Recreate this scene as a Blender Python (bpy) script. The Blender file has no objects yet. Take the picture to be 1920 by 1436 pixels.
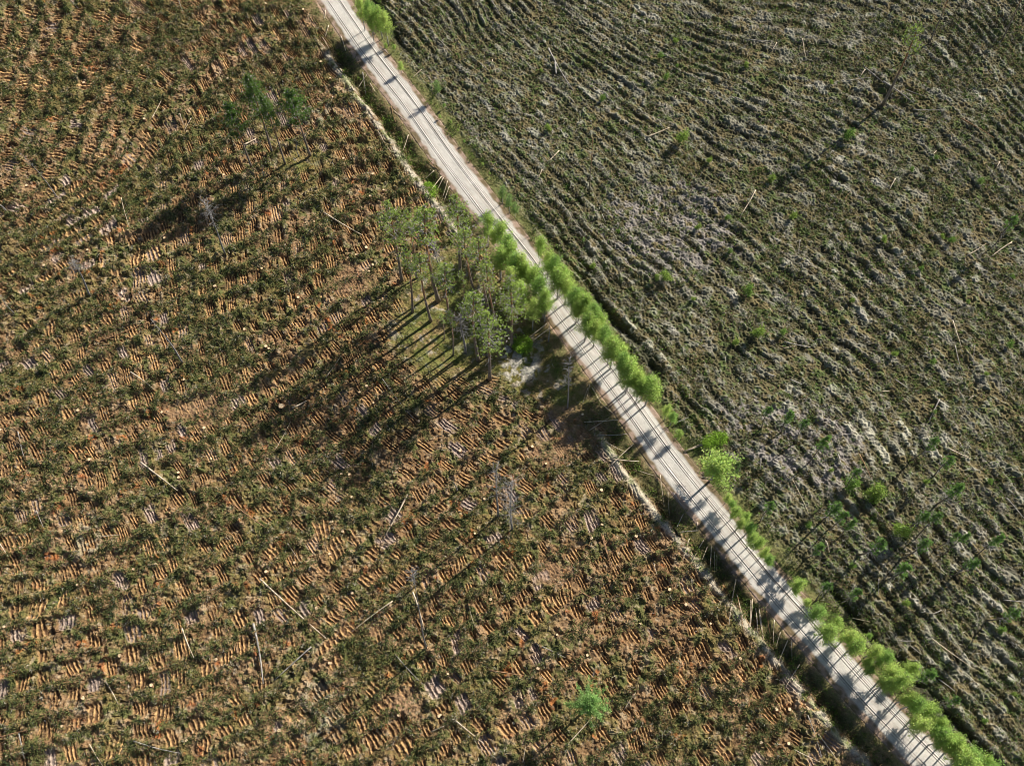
import bpy, math, random
import numpy as np

# ---------------------------------------------------------------- camera, world, sun, exposure
H = 150.0                       # flying height above the clearing, metres
TILT = math.radians(25.0)       # away from straight down
FPX = 1850.0                    # focal length in pixels of a 1920 px wide frame
SUN_AZ = math.radians(41.0)     # direction TOWARDS the sun, counter-clockwise from +X
SUN_EL = math.radians(35.0)
sc = bpy.context.scene
cam_d = bpy.data.cameras.new("camera")
cam = bpy.data.objects.new("camera", cam_d)
sc.collection.objects.link(cam)
cam.location = (0, 0, H)
cam.rotation_euler = (TILT, 0, 0)
cam_d.sensor_width = 36.0
cam_d.lens = 36.0 * FPX / 1920.0
cam_d.clip_start = 1.0
cam_d.clip_end = 6000.0
sc.camera = cam

w = bpy.data.worlds.new("World"); sc.world = w; w.use_nodes = True
wn = w.node_tree.nodes; wl = w.node_tree.links
bgn = wn["Background"]
sky = wn.new("ShaderNodeTexSky"); sky.sky_type = 'NISHITA'; sky.sun_disc = False
sky.sun_elevation = SUN_EL
sky.sun_rotation = math.pi/2 - SUN_AZ
wl.new(sky.outputs[0], bgn.inputs[0]); bgn.inputs[1].default_value = 0.05
sd = bpy.data.lights.new("sun", 'SUN'); sd.energy = 4.8; sd.angle = math.radians(0.5); sd.color = (1.0, 0.93, 0.80)
so = bpy.data.objects.new("sun", sd); sc.collection.objects.link(so)
so.rotation_euler = (0, math.pi/2 - SUN_EL, SUN_AZ)
vs = sc.view_settings
vs.view_transform = 'Standard'; vs.look = 'None'; vs.gamma = 1.0; vs.use_curve_mapping = False
vs.exposure = 0.75
sc.cycles.filter_width = 1.0
sc.cycles.max_bounces = 5; sc.cycles.diffuse_bounces = 2; sc.cycles.glossy_bounces = 1
sc.cycles.transparent_max_bounces = 2

rng = np.random.default_rng(11)
R = random.Random(5)
C = sc.collection
ST, CT = math.sin(TILT), math.cos(TILT)

# ---------------------------------------------------------------- photo position -> ground position
def G(px, py, h=0.0):
    u = (np.asarray(px, float)-960)/FPX; v = (718-np.asarray(py, float))/FPX
    k = (H-h)/(CT - v*ST)
    return k*u, k*(ST+v*CT)
def toimg(X, Y, Z=0.0):
    dz = Z-H
    zc = Y*ST - dz*CT; yc = Y*CT + dz*ST
    return 960+FPX*X/zc, 718-FPX*yc/zc
def yr(py):
    v = (718-py)/FPX
    return (ST+v*CT)/(CT-v*ST)
def hgt(by, ty): return H*(1-yr(by)/yr(ty))

# ---------------------------------------------------------------- noise
_T = [np.random.default_rng(100+i).random((256, 256)) for i in range(8)]
def vn(x, y, s, k=0):
    T = _T[k % 8]
    x = np.asarray(x)/s + 37.3*k; y = np.asarray(y)/s + 91.7*k
    xi = np.floor(x).astype(np.int64); yi = np.floor(y).astype(np.int64)
    fx = x-xi; fy = y-yi; fx = fx*fx*(3-2*fx); fy = fy*fy*(3-2*fy)
    a = T[xi & 255, yi & 255]; b = T[(xi+1) & 255, yi & 255]; c = T[xi & 255, (yi+1) & 255]; d = T[(xi+1) & 255, (yi+1) & 255]
    return (a*(1-fx)+b*fx)*(1-fy)+(c*(1-fx)+d*fx)*fy
def fb(x, y, s, k=0, o=3):
    t = 0; a = 1; n = 0
    for i in range(o):
        t = t+a*vn(x, y, s/2**i, k+i); n += a; a *= .55
    return t/n
def sst(a, b, x):
    t = np.clip((x-a)/(b-a), 0, 1); return t*t*(3-2*t)
def hsh(i, j, k=0):
    v = np.sin(i*127.1+j*311.7+k*74.7)*43758.5453
    return v-np.floor(v)

# ---------------------------------------------------------------- mesh and naming helpers
def np_mesh(name, V, F, col=None, smooth=False):
    """V (n,3); F (m,3) or (m,4)"""
    me = bpy.data.meshes.new(name)
    V = np.ascontiguousarray(V, np.float32); F = np.ascontiguousarray(F, np.int32)
    m, k = F.shape
    me.vertices.add(len(V)); me.vertices.foreach_set("co", V.ravel())
    me.loops.add(m*k); me.loops.foreach_set("vertex_index", F.ravel())
    me.polygons.add(m); me.polygons.foreach_set("loop_start", np.arange(0, m*k, k, dtype=np.int32))
    me.polygons.foreach_set("use_smooth", np.full(m, smooth))
    me.update(calc_edges=True)
    if col is not None:
        a = me.color_attributes.new("Col", 'FLOAT_COLOR', 'POINT')
        c = np.ones((len(V), 4), np.float32); c[:, :3] = col
        a.data.foreach_set("color", c.ravel())
    return me
def join2(name, A, B):
    """stem and limbs in one mesh; limb faces take the second material"""
    V = np.concatenate([A[0], B[0]]); F = np.concatenate([A[1], B[1]+len(A[0])])
    me = np_mesh(name, V, F, smooth=True)
    me.polygons.foreach_set("material_index", np.concatenate([np.zeros(len(A[1]), np.int32), np.ones(len(B[1]), np.int32)]))
    return me
def obj(name, me, mat, parent=None):
    o = bpy.data.objects.new(name, me); C.objects.link(o)
    for q in (mat if isinstance(mat, (list, tuple)) else [mat]): me.materials.append(q)
    if parent: o.parent = parent
    return o
def empty(name, loc, rz=0, s=1):
    o = bpy.data.objects.new(name, None); C.objects.link(o)
    o.location = loc; o.rotation_euler = (0, 0, rz); o.scale = (s, s, s); o.empty_display_size = 0.3
    return o
USED = {}
def tag(o, label, cat, group=None, kind=None):
    if label: o["label"] = label
    if cat: o["category"] = cat
    if group: o["group"] = group
    if kind: o["kind"] = kind
    return o
def copy_tree(o, parent=None):
    c = o.copy(); C.objects.link(c)
    if parent: c.parent = parent
    for ch in list(o.children): copy_tree(ch, c)
    return c
def tubes(paths, sides=6, cap=True):
    """paths: list of (points (n,3), radii (n,)) -> V,F quads"""
    Vs = []; Fs = []; off = 0
    for P, rad in paths:
        P = np.asarray(P, float); n = len(P); rad = np.asarray(rad, float)
        T = np.gradient(P, axis=0); T /= np.linalg.norm(T, axis=1)[:, None]+1e-9
        up = np.array([0, 0, 1.]) if abs(T[0, 2]) < .9 else np.array([1., 0, 0])
        A = np.cross(T, up); A /= np.linalg.norm(A, axis=1)[:, None]+1e-9; B = np.cross(T, A)
        th = np.arange(sides)*2*np.pi/sides
        ring = P[:, None, :] + rad[:, None, None]*(A[:, None, :]*np.cos(th)[None, :, None]+B[:, None, :]*np.sin(th)[None, :, None])
        Vs.append(ring.reshape(-1, 3))
        i, j = np.meshgrid(np.arange(n-1), np.arange(sides), indexing='ij')
        j2 = (j+1) % sides
        Fs.append(np.stack([i*sides+j, i*sides+j2, (i+1)*sides+j2, (i+1)*sides+j], -1).reshape(-1, 4)+off)
        off += n*sides
        if cap:
            Vs.append(np.array([P[0], P[-1]]))
            jj = np.arange(0, sides, 2)
            b0 = off-n*sides; b1 = off-sides
            Fs.append(np.stack([np.full(len(jj), off), b0+(jj+2) % sides, b0+(jj+1) % sides, b0+jj], -1))
            Fs.append(np.stack([np.full(len(jj), off+1), b1+jj, b1+(jj+1) % sides, b1+(jj+2) % sides], -1))
            off += 2
    return np.concatenate(Vs), np.concatenate(Fs)
def blades(c, d, w, col, rg):
    """thin triangles: base centre c, vector d, half width w"""
    n = len(c)
    r = rg.normal(size=(n, 3)); s = np.cross(d, r); s /= np.linalg.norm(s, axis=1)[:, None]+1e-9
    s *= np.asarray(w)[:, None]
    V = np.stack([c-s, c+s, c+d], 1).reshape(-1, 3)
    return V, np.arange(3*n).reshape(-1, 3), np.repeat(col, 3, axis=0)

# ---------------------------------------------------------------- materials
def mat_attr(name, rough=0.9, noise=0.35, nscale=3.0, transl=0.0, bump=0.0):
    m = bpy.data.materials.new(name); m.use_nodes = True
    N = m.node_tree.nodes; L = m.node_tree.links
    b = N["Principled BSDF"]; out = N["Material Output"]
    at = N.new("ShaderNodeAttribute"); at.attribute_name = "Col"
    geo = N.new("ShaderNodeNewGeometry")
    nz = N.new("ShaderNodeTexNoise"); nz.inputs["Scale"].default_value = nscale; nz.inputs["Detail"].default_value = 4
    L.new(geo.outputs["Position"], nz.inputs["Vector"])
    mr = N.new("ShaderNodeMapRange"); mr.inputs[1].default_value = .3; mr.inputs[2].default_value = .7
    mr.inputs[3].default_value = 1-noise; mr.inputs[4].default_value = 1+noise
    L.new(nz.outputs[0], mr.inputs[0])
    mx = N.new("ShaderNodeVectorMath"); mx.operation = 'SCALE'
    L.new(at.outputs["Color"], mx.inputs[0]); L.new(mr.outputs[0], mx.inputs["Scale"])
    L.new(mx.outputs[0], b.inputs["Base Color"])
    b.inputs["Roughness"].default_value = rough
    b.inputs["Specular IOR Level"].default_value = 0.12
    if bump:
        bp = N.new("ShaderNodeBump"); bp.inputs["Strength"].default_value = bump; bp.inputs["Distance"].default_value = .1
        L.new(nz.outputs[0], bp.inputs["Height"]); L.new(bp.outputs[0], b.inputs["Normal"])
    if transl:
        t = N.new("ShaderNodeBsdfTranslucent"); L.new(mx.outputs[0], t.inputs[0])
        ms = N.new("ShaderNodeMixShader"); ms.inputs[0].default_value = transl
        L.new(b.outputs[0], ms.inputs[1]); L.new(t.outputs[0], ms.inputs[2]); L.new(ms.outputs[0], out.inputs[0])
    return m
def mat_bark(name, c1, c2, scale=4.0, c3=None, z0=0, z1=1):
    """bark: noise between two tones, and a third tone higher up the stem (as on old pines)"""
    m = bpy.data.materials.new(name); m.use_nodes = True
    N = m.node_tree.nodes; L = m.node_tree.links; b = N["Principled BSDF"]
    tc = N.new("ShaderNodeTexCoord")
    nz = N.new("ShaderNodeTexNoise"); nz.inputs["Scale"].default_value = scale; nz.inputs["Detail"].default_value = 3
    L.new(tc.outputs["Object"], nz.inputs["Vector"])
    r = N.new("ShaderNodeValToRGB"); r.color_ramp.elements[0].position = .35; r.color_ramp.elements[1].position = .65
    r.color_ramp.elements[0].color = (*c1, 1); r.color_ramp.elements[1].color = (*c2, 1)
    L.new(nz.outputs[0], r.inputs[0]); last = r.outputs[0]
    if c3:
        sp = N.new("ShaderNodeSeparateXYZ"); L.new(tc.outputs["Object"], sp.inputs[0])
        mr = N.new("ShaderNodeMapRange"); mr.inputs[1].default_value = z0; mr.inputs[2].default_value = z1
        L.new(sp.outputs[2], mr.inputs[0])
        mx = N.new("ShaderNodeMix"); mx.data_type = 'RGBA'
        L.new(mr.outputs[0], mx.inputs[0]); L.new(last, mx.inputs[6]); mx.inputs[7].default_value = (*c3, 1)
        last = mx.outputs[2]
    L.new(last, b.inputs["Base Color"]); b.inputs["Roughness"].default_value = .85
    b.inputs["Specular IOR Level"].default_value = 0.15
    return m
M_ground = mat_attr("soil_and_moss", noise=.45, nscale=7.0, bump=.6)
M_road = mat_attr("road_gravel", noise=.14, nscale=6.0, bump=.25)
M_brash = mat_attr("brash_needles", noise=.3, nscale=.8, transl=.12)
M_leaf = mat_attr("leaves", noise=.2, nscale=1.2, transl=.42)
M_needle = mat_attr("needles", noise=.25, nscale=1.0, transl=.35)
M_pinebark = mat_bark("pine_bark", (.15, .12, .10), (.27, .225, .19), 3, (.36, .19, .10), 6.5, 10.5)
M_greybark = mat_bark("grey_dead_wood", (.15, .145, .145), (.34, .325, .325), 3)
M_birchbark = mat_bark("birch_bark", (.22, .2, .18), (.55, .53, .5), 2)
M_logpale = mat_bark("debarked_log", (.38, .30, .21), (.66, .56, .44), 1.5)
M_loggrey = mat_bark("weathered_log", (.16, .145, .13), (.40, .37, .34), 1.5)
M_logbrown = mat_bark("brown_barked_log", (.14, .08, .05), (.36, .22, .12), 1.5)
M_cut = mat_bark("sawn_wood", (.62, .42, .24), (.82, .64, .42), 6)

# ---------------------------------------------------------------- the road's line
road_px = [(560,-95),(594,-45),(627,2),(650,38),(675,77),(702,113),(732,150),(757,182),(784,216),(816,267),(842,301),(867,334),(893,368),(918,401),
           (952,444),(988,487),(1019,533),(1052,584),(1095,641),(1135,694),(1172,745),(1200,789),(1226,826),(1258,868),(1287,906),(1327,954),(1363,997),
           (1397,1041),(1431,1081),(1465,1121),(1500,1158),(1547,1212),(1586,1260),(1623,1302),(1662,1343),(1705,1387),(1749,1431),(1800,1482),(1862,1545)]
rp = np.stack(G(np.array([p[0] for p in road_px]), np.array([p[1] for p in road_px])), 1)
d0 = rp[0]-rp[2]; d1 = rp[-1]-rp[-3]
rp = np.concatenate([[rp[0]+d0*70], [rp[0]+d0*25], [rp[0]+d0*8], [rp[0]+d0*2], rp, [rp[-1]+d1*2], [rp[-1]+d1*8], [rp[-1]+d1*25], [rp[-1]+d1*60]])
def catmull(P, k=6):
    out = []
    for i in range(1, len(P)-2):
        a, b, c, d = P[i-1], P[i], P[i+1], P[i+2]
        for t in np.arange(k)/k:
            out.append(.5*((2*b)+(c-a)*t+(2*a-5*b+4*c-d)*t*t+(3*b-a-3*c+d)*t**3))
    out.append(P[-2]); return np.array(out)
for _ in range(2): rp[1:-1] = .25*rp[:-2]+.5*rp[1:-1]+.25*rp[2:]
road = catmull(rp, 5)
def road_sd(X, Y):
    """signed distance (right of the road positive) and the photo height (py) of the nearest road point"""
    sh = X.shape; X = X.ravel(); Y = Y.ravel()
    best = np.full(X.shape, 1e12); sg = np.zeros_like(best); ny = np.zeros_like(best)
    RY = toimg(road[:, 0], road[:, 1])[1]
    st = 3
    rr = road[::st]; ry = RY[::st]
    for i in range(len(rr)-1):
        a = rr[i]; b = rr[i+1]; ab = b-a; L2 = ab@ab
        t = np.clip(((X-a[0])*ab[0]+(Y-a[1])*ab[1])/L2, 0, 1)
        dx = X-a[0]-t*ab[0]; dy = Y-a[1]-t*ab[1]; d = dx*dx+dy*dy
        m = d < best
        best = np.where(m, d, best)
        cr = ab[0]*dy-ab[1]*dx
        sg = np.where(m, np.where(cr > 0, 1, -1), sg); ny = np.where(m, ry[i]+t*(ry[i+1]-ry[i]), ny)
    return (np.sqrt(best)*sg).reshape(sh), ny.reshape(sh)

# ---------------------------------------------------------------- direction fields (worked rows) -> potentials
def solve_field(ctrl, lo, reg, pw=2.4, x0=-135, x1=135, y0=-20, y1=205, step=4.0):
    """ctrl: (px,py,angle in the photo, degrees, y down) -> two potentials, u across and v along the marks, in metres"""
    cx, cy, ca = np.array(ctrl, float).T
    a = np.radians(ca); X0, Y0 = G(cx-4*np.cos(a), cy-4*np.sin(a)); X1, Y1 = G(cx+4*np.cos(a), cy+4*np.sin(a))
    wx, wy = G(cx, cy); ang = np.arctan2(Y1-Y0, X1-X0)
    gx = np.arange(x0, x1+.1, step); gy = np.arange(y0, y1+.1, step)
    XX, YY = np.meshgrid(gx, gy, indexing='ij')
    w_ = 1/((XX[..., None]-wx)**2+(YY[..., None]-wy)**2+9)**(pw/2)
    c2 = (w_*np.cos(2*ang)).sum(-1); s2 = (w_*np.sin(2*ang)).sum(-1)
    th = .5*np.arctan2(s2, c2)
    th = np.mod(th-lo, np.pi)+lo
    dx, dy = np.cos(th), np.sin(th)
    nx, nyy = XX.shape; n = nx*nyy; idx = np.arange(n).reshape(nx, nyy)
    A = np.zeros((n, n)); bu = np.zeros(n); bv = np.zeros(n)
    def add(i, j, gu, gv):
        i = i.ravel(); j = j.ravel(); gu = gu.ravel(); gv = gv.ravel()
        np.add.at(A, (i, i), 1); np.add.at(A, (j, j), 1); np.add.at(A, (i, j), -1); np.add.at(A, (j, i), -1)
        np.add.at(bu, j, gu); np.add.at(bu, i, -gu); np.add.at(bv, j, gv); np.add.at(bv, i, -gv)
    mdx = lambda q: .5*(q[1:]+q[:-1])*step
    mdy = lambda q: .5*(q[:, 1:]+q[:, :-1])*step
    add(idx[:-1], idx[1:], mdx(-dy), mdx(dx)); add(idx[:, :-1], idx[:, 1:], mdy(dx), mdy(dy))
    # edge terms only hold the spacing; cell terms hold the direction of the rows
    A2 = A*reg; A2[0, 0] += 1; Av = A2.copy()
    q00, q10, q01, q11 = idx[:-1, :-1].ravel(), idx[1:, :-1].ravel(), idx[:-1, 1:].ravel(), idx[1:, 1:].ravel()
    thc = lambda q: .25*(q[1:, 1:]+q[:-1, 1:]+q[1:, :-1]+q[:-1, :-1]).ravel()
    ex, ey = thc(dx), thc(dy); nn = np.hypot(ex, ey)+1e-9; ex /= nn; ey /= nn
    def cells(M, ax, ay):
        co = [(q00, (-ax-ay)/2), (q10, (ax-ay)/2), (q01, (-ax+ay)/2), (q11, (ax+ay)/2)]
        for qa, wa in co:
            for qb, wb in co: np.add.at(M, (qa, qb), wa*wb)
    cells(A2, ex, ey); cells(Av, -ey, ex)
    sol = np.stack([np.linalg.solve(A2, bu*reg), np.linalg.solve(Av, bv*reg)], 1)
    return (x0, y0, step, sol[:, 0].reshape(nx, nyy), sol[:, 1].reshape(nx, nyy), c2/np.hypot(c2, s2), s2/np.hypot(c2, s2))
def bil(F, k, X, Y):
    x0, y0, st = F[:3]; T = F[k]
    fx = np.clip((X-x0)/st, 1, T.shape[0]-2.001); fy = np.clip((Y-y0)/st, 1, T.shape[1]-2.001)
    i = fx.astype(int); j = fy.astype(int); fx = fx-i; fy = fy-j
    # smooth (quadratic-free) cubic blend avoids visible facets in the rows
    def cub(p0, p1, p2, p3, t): return p1+.5*t*(p2-p0+t*(2*p0-5*p1+4*p2-p3+t*(3*(p1-p2)+p3-p0)))
    cols = []
    for a in (-1, 0, 1, 2):
        ii = np.clip(i+a, 0, T.shape[0]-1)
        cols.append(cub(*[T[ii, np.clip(j+b, 0, T.shape[1]-1)] for b in (-1, 0, 1, 2)], fy))
    return cub(*cols, fx)
left_ctrl = [(-60,60,-15),(100,60,-15),(200,120,-17),(60,200,-12),(200,220,-15),(90,310,-8),(180,300,-4),(300,130,20),(230,335,15),(140,360,75),(60,440,50),(120,400,60),
 (300,350,75),(450,50,60),(380,20,30),(450,150,60),(350,230,66),(600,150,60),(540,40,60),(620,250,60),(500,380,80),(300,500,88),(27,557,55),(80,550,50),(200,520,88),(450,500,86),
 (600,510,84),(60,640,50),(200,640,80),(60,700,55),(150,700,50),(350,620,88),(350,740,85),(240,750,76),(560,680,55),(600,780,50),(450,760,62),(50,800,60),
 (50,920,65),(200,850,62),(350,880,60),(500,900,52),(550,950,45),(100,1000,82),(30,1000,85),(180,980,77),(330,1000,55),(450,1050,55),(570,1080,58),(50,1150,100),(150,1150,97),
 (250,1180,92),(450,1220,60),(30,1300,100),(150,1330,104),(280,1350,106),(330,1290,98),(420,1300,65),(500,1300,60),(450,1400,72),(230,1240,95),(600,1300,60),
 (580,720,60),(794,750,45),(945,743,5),(911,750,8),(914,817,12),(955,834,33),(1021,774,55),(814,854,12),(851,867,28),(767,847,22),(710,947,35),(634,900,32),(794,907,48),
 (988,860,48),(995,927,50),(1095,907,55),(1179,944,62),(1005,984,60),(894,1034,56),(1128,1048,68),(874,1095,65),(961,1070,60),(643,1081,50),(700,1145,42),(1185,1125,60),
 (717,1222,58),(862,1333,65),(935,1300,62),(816,1400,55),(970,1275,52),(1139,1400,70),(629,1371,60),(1389,1235,60),(1377,1337,47),(1520,1320,20),(1565,1361,45),(1600,1408,60),
 (1300,1100,62),(1250,1250,60),(620,200,60),(610,358,84),(667,354,84),(640,440,60),(720,600,60),(760,700,45),(690,250,60),(760,320,62),(1100,810,57)]
right_ctrl = [(900,60,62),(1000,120,45),(1150,60,30),(1250,110,25),(1300,40,3),(1400,90,3),(1450,40,-8),(1550,60,-8),(1560,130,0),(1620,80,10),(1700,60,25),(1700,180,30),(1800,120,48),(1850,250,42),(1900,120,58),(1900,30,55),(1000,250,50),(1200,250,42),(1350,200,35),(1500,250,30),
 (1650,330,38),(1800,450,45),(1050,400,58),(1150,450,55),(1250,400,50),(1400,450,40),(1550,480,38),(1700,580,45),(1130,590,55),(1200,620,52),(1250,680,52),(1320,620,48),(1400,600,38),
 (1500,700,38),(1560,760,45),(1600,830,62),(1640,830,66),(1700,830,78),(1620,900,70),(1750,760,60),(1850,800,55),(1450,850,40),(1500,950,45),(1650,1000,45),(1800,950,48),(1800,1100,42),(1850,1250,45),
 (1600,1100,45),(1750,1200,46),(1900,1380,45),(1350,820,50),(1450,1000,48),(1560,1150,50)]
FL = solve_field(left_ctrl, math.radians(-150), .35)
FR = solve_field(right_ctrl, math.radians(-130), .12)

# ---------------------------------------------------------------- terrain height and ground cover
def ell(X, Y, px, py, rx, ry, rot=0, soft=.35):
    """soft-edged patch round a photo position; radii in metres on the ground"""
    x, y = G(px, py); c, s = math.cos(rot), math.sin(rot)
    a = ((X-x)*c+(Y-y)*s)/rx; b = (-(X-x)*s+(Y-y)*c)/ry
    d = np.hypot(a, b)+(fb(X, Y, 3.0, 3)-.5)*.5
    return 1-sst(1-soft, 1+soft*.4, d)
def mix(c, col, m):
    return c*(1-m[..., None])+np.array(col)*m[..., None]
def terrain(X, Y):
    s, ny = road_sd(X, Y)
    n1 = fb(X, Y, 2.6, 0); n2 = fb(X, Y, .9, 2); n3 = vn(X, Y, .32, 5); big = fb(X, Y, 22, 4); mid = fb(X, Y, 6, 6)
    # ---- left: worked clearing, short tine-marked patches in rows
    U = bil(FL, 3, X, Y)+(fb(X, Y, 9, 1)-.5)*2.0; Vv = bil(FL, 4, X, Y)+(fb(X, Y, 11, 2)-.5)*2.0
    LU, LV = 2.75, 3.7
    i = np.floor(U/LU); Vs_ = Vv+(hsh(i, 0*i, 4)-.5)*1.5; j = np.floor(Vs_/LV)
    a = U-(i+.5)*LU+(hsh(i, j, 1)-.5)*1.0; b = Vs_-(j+.5)*LV+(hsh(i, j, 2)-.5)*.7
    wdt = .55+.65*hsh(i, j, 3); ln = .75+.75*hsh(i, j, 5)
    wob = (vn(X, Y, 1.5, 3)-.5)*.30+(vn(X, Y, .6, 2)-.5)*.14
    aw = a+wob*.75+(hsh(i, j, 11)-.5)*(.30*b+.2*(b*.6)**2)
    edge = (fb(X, Y, 1.0, 1)-.5)*1.3
    P = (1-sst(wdt-.1, wdt+.12, np.abs(aw)+edge*.4))*(1-sst(ln-.2, ln+.2, np.abs(b)+edge))
    P = P*(hsh(i, j, 6) > .22)*(.2+.8*sst(.3, .5, fb(X, Y, 1.2, 4)))
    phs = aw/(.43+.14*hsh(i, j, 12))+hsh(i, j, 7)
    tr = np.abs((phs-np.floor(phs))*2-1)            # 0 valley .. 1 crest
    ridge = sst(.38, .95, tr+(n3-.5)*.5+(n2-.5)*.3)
    clod = sst(.56, .64, fb(X, Y, 1.1, 5))*.30+sst(.6, .68, vn(X, Y, .5, 6))*.18
    zl = (big-.5)*1.0+(n1-.5)*.75+(n2-.5)*.50+(n3-.5)*.22+clod
    rowm = np.exp(-((np.abs(b)-LV/2)/.55)**2)        # the heaps between two patches
    heap = rowm*sst(.25, .65, fb(X, Y, 1.6, 7))
    zl = zl*(1-.6*P)+P*(ridge*.23-.27)+heap*.75
    tone = hsh(i, j, 8)
    brown = mix(np.broadcast_to(np.array([.20, .122, .062]), X.shape+(3,)), [.28, .185, .105], sst(.4, .7, n1))
    brown = mix(brown, [.15, .13, .045], sst(.45, .62, mid)*.75)
    brown = mix(brown, [.09, .105, .035], sst(.5, .66, fb(X, Y, 1.6, 6))*.85)
    brown = mix(brown, [.34, .11, .035], sst(.70, .8, fb(X, Y, 2.2, 1))*.7)
    brown = mix(brown, [.36, .29, .20], sst(.60, .72, fb(X, Y, .7, 5))*.6)
    brown = mix(brown, [.07, .045, .028], sst(.58, .68, fb(X, Y, .8, 1))*.6)
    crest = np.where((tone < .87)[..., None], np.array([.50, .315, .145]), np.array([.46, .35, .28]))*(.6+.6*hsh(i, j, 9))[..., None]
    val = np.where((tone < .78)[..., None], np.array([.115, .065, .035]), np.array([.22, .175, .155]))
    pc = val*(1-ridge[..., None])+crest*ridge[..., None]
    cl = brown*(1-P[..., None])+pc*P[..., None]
    mossy = np.maximum.reduce([ell(X, Y, 868, 612, 13, 11, .3), ell(X, Y, 985, 655, 9, 7), ell(X, Y, 560, 305, 5, 3., .2)*.75, ell(X, Y, 840, 560, 9, 11), ell(X, Y, 1075, 745, 4, 4), ell(X, Y, 1010, 700, 7, 5)])
    zm = (big-.5)*1.0+(n1-.5)*.45+(n2-.5)*.3+(n3-.5)*.12
    cm = mix(np.broadcast_to(np.array([.155, .135, .045]), X.shape+(3,)), [.23, .17, .08], sst(.45, .6, n2))
    cm = mix(cm, [.38, .34, .30], sst(.62, .7, fb(X, Y, 1.2, 3))*.6)
    cm = mix(cm, [.10, .13, .03], sst(.5, .6, n1)*.6)
    zl = zl*(1-mossy)+zm*mossy; cl = cl*(1-mossy[..., None])+cm*mossy[..., None]; P = P*(1-mossy)
    lich = np.maximum(ell(X, Y, 975, 684, 3.6, 3.6), ell(X, Y, 960, 655, 1.6, 1.6))
    cl = mix(cl, [.38, .36, .32], lich*sst(.42, .56, n2)*.85)
    dirt = np.maximum.reduce([ell(X, Y, 1100, 800, 6.5, 4.2, -.4), ell(X, Y, 660, 530, 5, 4), ell(X, Y, 1040, 845, 4, 3), ell(X, Y, 700, 1175, 3, 2), ell(X, Y, 375, 770, 6, 3), ell(X, Y, 1040, 1075, 4, 2.5), ell(X, Y, 760, 1310, 3, 2)])*.62
    cl = mix(cl, [.26, .16, .095], dirt*(.5+.5*sst(.4, .6, n2))); zl = zl*(1-dirt)+((big-.5)*1.0+(n2-.5)*.35+(n3-.5)*.2)*dirt
    frost = np.maximum.reduce([ell(X, Y, 480, 345, 4, 2.5), ell(X, Y, 165, 1010, 2.2, 5), ell(X, Y, 600, 1340, 4, 5), ell(X, Y, 590, 215, 4, 3)])
    cl = mix(cl, [.27, .27, .21], frost*sst(.4, .6, n2)*.5)
    # ---- right: older clearing, long furrows overgrown with heather, lichen on the crests
    U2 = bil(FR, 3, X, Y)+(fb(X, Y, 14, 1)-.5)*2.6+(fb(X, Y, 3, 7)-.5)*.9; V2 = bil(FR, 4, X, Y)
    ph = U2/2.15; fr = ph-np.floor(ph); row = np.floor(ph)
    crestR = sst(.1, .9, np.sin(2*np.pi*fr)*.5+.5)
    stren = .30+.70*sst(.38, .62, fb(X, Y, 9, 5))
    an = fb(U2*1.0, V2*.22, .75, 2); an2 = fb(U2, V2*.3, 1.7, 6)
    zr = (big-.5)*1.6+crestR*.34*stren+(n1-.5)*.5+(n2-.5)*.62+(n3-.5)*.38+(an-.5)*(.2+.5*stren)+(an2-.5)*.3
    along = fb(V2/3.2, row*3.7+U2*.12, .9, 3)
    cr_ = np.broadcast_to(np.array([.10, .09, .048]), X.shape+(3,))
    cr_ = mix(cr_, [.15, .12, .06], sst(.45, .62, n1)*.8)
    cr_ = mix(cr_, [.08, .12, .035], sst(.5, .62, n2)*.7)
    cr_ = mix(cr_, [.22, .205, .17], sst(.50, .62, an*.6+n2*.4)*.75)
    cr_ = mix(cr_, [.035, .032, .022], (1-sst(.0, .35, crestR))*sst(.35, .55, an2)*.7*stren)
    slip = sst(.62, .72, along)*crestR*sst(.40, .55, fb(X, Y, 13, 7))
    cr_ = mix(cr_, [.42, .40, .35], slip*sst(.3, .5, n2)*.55)
    lich2 = np.maximum.reduce([ell(X, Y, 1595, 812, 2.4, 6.0, .55), ell(X, Y, 1640, 820, 1.7, 6.5, .35), ell(X, Y, 1700, 825, 1.4, 5.2, .05), ell(X, Y, 1200, 640, 2.2, 7, .75), ell(X, Y, 1010, 440, 1.8, 5, .6), ell(X, Y, 1750, 840, 2.5, 2.0), ell(X, Y, 1480, 735, 2.5, 1.3)])
    cr_ = mix(cr_, [.36, .345, .27], lich2*sst(.25, .6, crestR)*sst(.38, .5, n2))
    twg = np.maximum.reduce([ell(X, Y, 1510, 835, 10, 9), ell(X, Y, 1400, 790, 6, 5), ell(X, Y, 1250, 430, 14, 12)])
    cr_ = mix(cr_, [.24, .215, .205], twg*sst(.48, .6, fb(X, Y, .9, 6))*.8)
    # ---- blend across the road corridor
    lf = 1-sst(-6.5, -4.5, s+(n1-.5)*1.2)
    rt = sst(4.2, 6.5, s+(n1-.5)*1.6)
    zc = (big-.5)*1.0*.0+(n2-.5)*.14+(n3-.5)*.1+(mid-.5)*.1
    sh = np.array([.34, .235, .175])
    cc = mix(np.broadcast_to(sh, X.shape+(3,)), [.15, .135, .06], sst(2.7, 3.6, np.abs(s)+(n1-.5)*1.6))
    cc = mix(cc, [.26, .17, .10], sst(.5, .62, n2)*.5)
    cc = mix(cc, [.13, .15, .05], sst(2.8, 3.6, s)*.6)
    z = zc*(1-lf)*(1-rt)+zl*lf+zr*rt
    c = cc*((1-lf)*(1-rt))[..., None]+cl*lf[..., None]+cr_*rt[..., None]
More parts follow.
